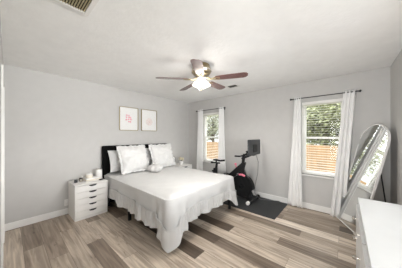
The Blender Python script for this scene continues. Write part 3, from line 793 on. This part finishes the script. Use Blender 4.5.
# stabilisers
MB().tube([B(1.47, Z0+0.045, -0.25), B(1.47, Z0+0.045, 0.25)], 0.032, 12).build('front_stabiliser', 'matte', bike)
MB().tube([B(2.50, Z0+0.045, -0.25), B(2.50, Z0+0.045, 0.25)], 0.032, 12).build('rear_stabiliser', 'matte', bike)
for y in (1.47, 2.50):
    for sx in (-1, 1):
        MB().lathe([(0.034, 0), (0.038, 0.008), (0.038, 0.045), (0.030, 0.055)], B(y, Z0+0.045, sx*0.25) - Vector((0.028, 0, 0)), 'X', 16).build('end_cap', 'ceram' if (y < 2 and sx < 0) else 'matte', bike, label='white end cap' if (y < 2 and sx < 0) else None)
for y, dx in ((1.47, -.22), (1.47, .22), (2.5, -.22), (2.5, .22)):
    MB().lathe([(0.02, 0), (0.02, 0.015)], B(y, Z0, dx), 'Z', 12).build('levelling_foot', 'matte', bike)
def slab(pts, w_):   # polygon in the bike's own plane with a width across
    return MB().prism([B(y, z, -w_/2) for y, z in pts], (w_, 0, 0))
fm = slab([(1.43, 0.07), (1.52, 0.10), (1.80, 0.60), (1.80, 0.70), (1.72, 0.78), (1.66, 0.76), (1.66, 0.66), (1.47, 0.10)], 0.06)
fm.prism([B(y, z, -0.035) for y, z in ((1.63, 0.82), (1.70, 0.82), (2.02, 0.52), (2.38, 0.27), (2.42, 0.20), (2.34, 0.17), (1.95, 0.44), (1.66, 0.70))], (0.07, 0, 0))
fm.prism([B(y, z, -0.03) for y, z in ((2.34, 0.62), (2.42, 0.62), (2.46, 0.36), (2.54, 0.06), (2.46, 0.05), (2.36, 0.20))], (0.06, 0, 0))
fm.prism([B(y, z, -0.03) for y, z in ((1.46, 0.05), (1.46, 0.10), (2.10, 0.20), (2.40, 0.32), (2.46, 0.26), (2.14, 0.12), (1.60, 0.05))], (0.06, 0, 0))
fm.build('frame', 'matte', bike, bevel=0.012)
fw = MB().lathe([(0.05, -0.018), (0.10, -0.02), (0.20, -0.028), (0.232, -0.028), (0.238, -0.02), (0.238, 0.02), (0.232, 0.028), (0.20, 0.028), (0.10, 0.02), (0.05, 0.018)], B(1.72, 0.30), 'X', 48).build('flywheel', 'matte', bike)
MB().lathe([(0.03, -0.04), (0.05, -0.035), (0.05, 0.035), (0.03, 0.04)], B(1.72, 0.30), 'X', 20).build('hub', 'gloss', fw)
m = MB(); o_, i_ = [], []
for k in range(29):
    a = math.radians(20+k*6.0); o_.append((1.72+0.262*math.cos(a), 0.30+0.262*math.sin(a))); i_.append((1.72+0.245*math.cos(a), 0.30+0.245*math.sin(a)))
slab(o_+i_[::-1], 0.085).build('flywheel_guard', 'matte', bike)
MB().prism([B(y, z, -0.075) for y, z in ((1.62, 0.550), (1.69, 0.575), (1.76, 0.57), (1.75, 0.535), (1.69, 0.54), (1.63, 0.515))], (0.05, 0, 0)).build('bottle_cage', 'pinkp', bike, bevel=0.008, label='pink holder above the wheel')
# crank, pedals
cr = MB().lathe([(0.03, -0.06), (0.085, -0.055), (0.085, -0.03), (0.03, -0.025)], B(2.06, 0.36), 'X', 28).tube([B(2.06, 0.36, -0.09), B(2.06, 0.36, 0.09)], 0.018, 10)
cr.build('chainring_cover', 'matte', bike)
for sx, (dy, dz) in ((-1, (-0.12, -0.12)), (1, (0.12, 0.12))):
    ca = MB().tube([B(2.06, 0.36, sx*0.085), B(2.06+dy, 0.36+dz, sx*0.09)], [0.016, 0.012], 8).build('crank_arm', 'grey', bike)
    c = B(2.06+dy, 0.36+dz, sx*0.145); MB().box(c-Vector((0.045, 0.05, 0.012)), c+Vector((0.045, 0.05, 0.012))).build('pedal', 'matte', ca, bevel=0.006)
# seat
MB().tube([B(2.385, 0.50), B(2.34, 0.745)], 0.028, 10).build('seat_post', 'matte', bike)
MB().tube([B(2.26, 0.745), B(2.48, 0.745)], 0.018, 8).lathe([(0.022, -0.05), (0.024, -0.03), (0.024, 0.0), (0.01, 0.01)], B(2.50, 0.745), 'Y', 12).build('seat_slider', 'matte', bike)
m = MB()
def ST(u, v):
    t = u; a = 2*PI*v
    wd = 0.022+0.075*max(0, (t-0.35)/0.65)**1.3; 
    if t > 0.9: wd *= math.sqrt(max(0.02, 1-((t-0.9)/0.1)**2*0.9))
    if t < 0.08: wd *= 0.4+0.6*t/0.08
    y = 2.13+0.28*t; z = 0.815+0.012*math.cos(t*PI*2)*0.6
    h_ = 0.024
    return B(y, z + h_*math.sin(a)*(1 if math.sin(a) < 0 else 0.8), wd*math.cos(a))
m.grid(ST, 26, 20); m.b.faces.ensure_lookup_table(); bmesh.ops.remove_doubles(m.b, verts=m.b.verts, dist=0.0005); bmesh.ops.holes_fill(m.b, edges=[e for e in m.b.edges if e.is_boundary])
m.tube([B(2.36, 0.75), B(2.36, 0.80)], 0.016, 8)
m.build('seat', 'matte', bike)
MB().tube([B(2.40, 0.56, -0.02), B(2.40, 0.56, -0.075)], 0.008, 8).ball(B(2.40, 0.56, -0.085), 0.022, 10).build('seat_lever', 'matte', bike)
# handlebar
MB().tube([B(1.70, 0.72), B(1.67, 0.965)], 0.034, 12).build('handlebar_post', 'matte', bike)
m = MB()
m.tube([B(1.68, 0.965, -0.17), B(1.68, 0.965, 0.17)], 0.016, 10)
for sx in (-1, 1):
    m.tube([B(1.68, 0.965, sx*0.165), B(1.72, 0.965, sx*0.19), B(1.78, 0.965, sx*0.19)], 0.017, 10)
    m.tube([B(1.68, 0.965, sx*0.12), B(1.60, 0.985, sx*0.13), B(1.55, 1.03, sx*0.125), B(1.55, 1.07, sx*0.09), B(1.59, 1.06, sx*0.06)], 0.016, 10)
m.build('handlebar', 'matte', bike)
MB().tube([B(1.84, 0.68), B(1.86, 0.745)], 0.012, 8).lathe([(0.015, 0), (0.026, 0.006), (0.026, 0.034), (0.015, 0.042)], B(1.865, 0.745), 'Z', 16).build('resistance_knob', 'pinkp', bike, label='pink round knob')
# bracket and screen
MB().tube([B(1.72, 0.90), B(1.58, 0.955), B(1.46, 1.02)], 0.022, 10).box(B(1.44, 0.98, -0.06), B(1.47, 1.12, 0.06)).build('screen_bracket', 'matte', bike)
sx0, sx1, sz0, sz1 = 3.02, 3.62, 0.965, 1.315
tl = Matrix.Translation(Vector((3.33, 1.43, 1.158))) @ Matrix.Rotation(math.radians(-1), 4, 'X')
s_ = MB().box((-0.29, -0.018, -0.16), (0.29, 0.012, 0.16)).xf(tl).build('screen', 'screenback', bike, bevel=0.012)
MB().box((-0.275, 0.0125, -0.145), (0.275, 0.0150, 0.145)).xf(tl).build('display', 'gloss', s_, smooth=False)
MB().box((-0.10, -0.030, -0.10), (0.10, -0.018, 0.06)).xf(tl).build('rear_cover', 'matte', s_, bevel=0.008)
cp = [Vector((3.38, 1.41, 1.0)), Vector((3.42, 1.38, 0.85)), Vector((3.44, 1.40, 0.6)), Vector((3.45, 1.46, 0.35)), Vector((3.50, 1.49, 0.15)), Vector((3.58, 1.40, 0.02)), Vector((3.68, 1.2, 0.016)), Vector((3.745, 1.05, 0.016))]
MB().tube(cp, 0.006, 7).build('power_cord', 'grey', bike)

# ------------------------------------------------------------------ arched floor mirror on a stand
mir = thing('arched_floor_mirror', 'tall arched floor mirror with thin white frame leaning between curtain and white dresser', 'mirror', (3.384, -0.013, 0))
MBASE = Vector((3.384, -0.013, 0.012)); un = Vector((-0.902, -0.431, 0)).normalized(); nn = Vector((un.y, -un.x, 0))
if nn.x > 0: nn = -nn
tilt = math.radians(13.5); upv = (Vector((0, 0, 1))*math.cos(tilt) - nn*math.sin(tilt)).normalized(); nrm = un.cross(upv).normalized()
if nrm.dot(nn) < 0: nrm = -nrm
MW, MH = 0.60, 1.60
def arch(mg):
    hw = MW/2-mg; pts = [(-hw, mg), (hw, mg)]
    for k in range(0, 33):
        a = PI*k/32; pts.append((hw*math.cos(a), MH-MW/2+hw*math.sin(a)))
    return [MBASE + un*x + upv*y for x, y in pts]
A0, A1 = arch(0), arch(0.014)
m = MB(); n = len(A0)
rg = [[m.b.verts.new(p+nrm*o) for p in L_] for L_, o in ((A0, -0.02), (A0, 0.006), (A1, 0.006), (A1, -0.004))]
for q in range(3):
    for k in range(n): m.b.faces.new((rg[q][k], rg[q][(k+1) % n], rg[q+1][(k+1) % n], rg[q+1][k]))
m.build('frame', 'trim', mir, smooth=False)
m = MB(); m.b.faces.new([m.b.verts.new(p-nrm*0.002) for p in A1]); m.build('mirror_glass', 'mirror', mir, smooth=False, solid=0.002)
m = MB(); m.prism([p-nrm*0.021 for p in A0], nrm*0.010); m.build('back_panel', 'trim', mir, smooth=False)
for sx in (-1, 1):
    p0 = MBASE + un*(0.17*sx) + upv*1.10 - nrm*0.03; p1 = Vector((p0.x - nn.x*0.18, p0.y - nn.y*0.18, 0.01))
    p1.y = max(p1.y, YS+0.04)
    MB().tube([p0, p1], 0.008, 8).build('stand_leg', 'black', mir)

# ------------------------------------------------------------------ white dresser against the near wall
DX0, DX1, DF, DZT = 0.58, 2.215, -0.088, 0.80
dr = thing('dresser', 'long white dresser with small knobs in front of the arched mirror', 'dresser', ((DX0+DX1)/2, (YS+DF)/2, 0))
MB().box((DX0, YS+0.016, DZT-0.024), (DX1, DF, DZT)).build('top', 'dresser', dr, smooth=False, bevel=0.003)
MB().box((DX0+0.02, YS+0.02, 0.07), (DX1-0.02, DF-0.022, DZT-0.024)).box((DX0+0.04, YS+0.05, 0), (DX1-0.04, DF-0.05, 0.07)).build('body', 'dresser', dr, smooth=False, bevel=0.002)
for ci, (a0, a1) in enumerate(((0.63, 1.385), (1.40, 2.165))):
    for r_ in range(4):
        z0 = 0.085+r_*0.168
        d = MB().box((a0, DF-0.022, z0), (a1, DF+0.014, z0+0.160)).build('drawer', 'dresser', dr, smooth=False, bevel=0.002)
        for kx in (a0+0.24, a1-0.24) if ci == 0 else (a0+0.25, a1-0.2):
            MB().lathe([(0.006, 0), (0.006, 0.014), (0.015, 0.018), (0.017, 0.026), (0.010, 0.032)], (kx, DF+0.014, z0+0.09), 'Y', 14).build('knob', 'silver', d)
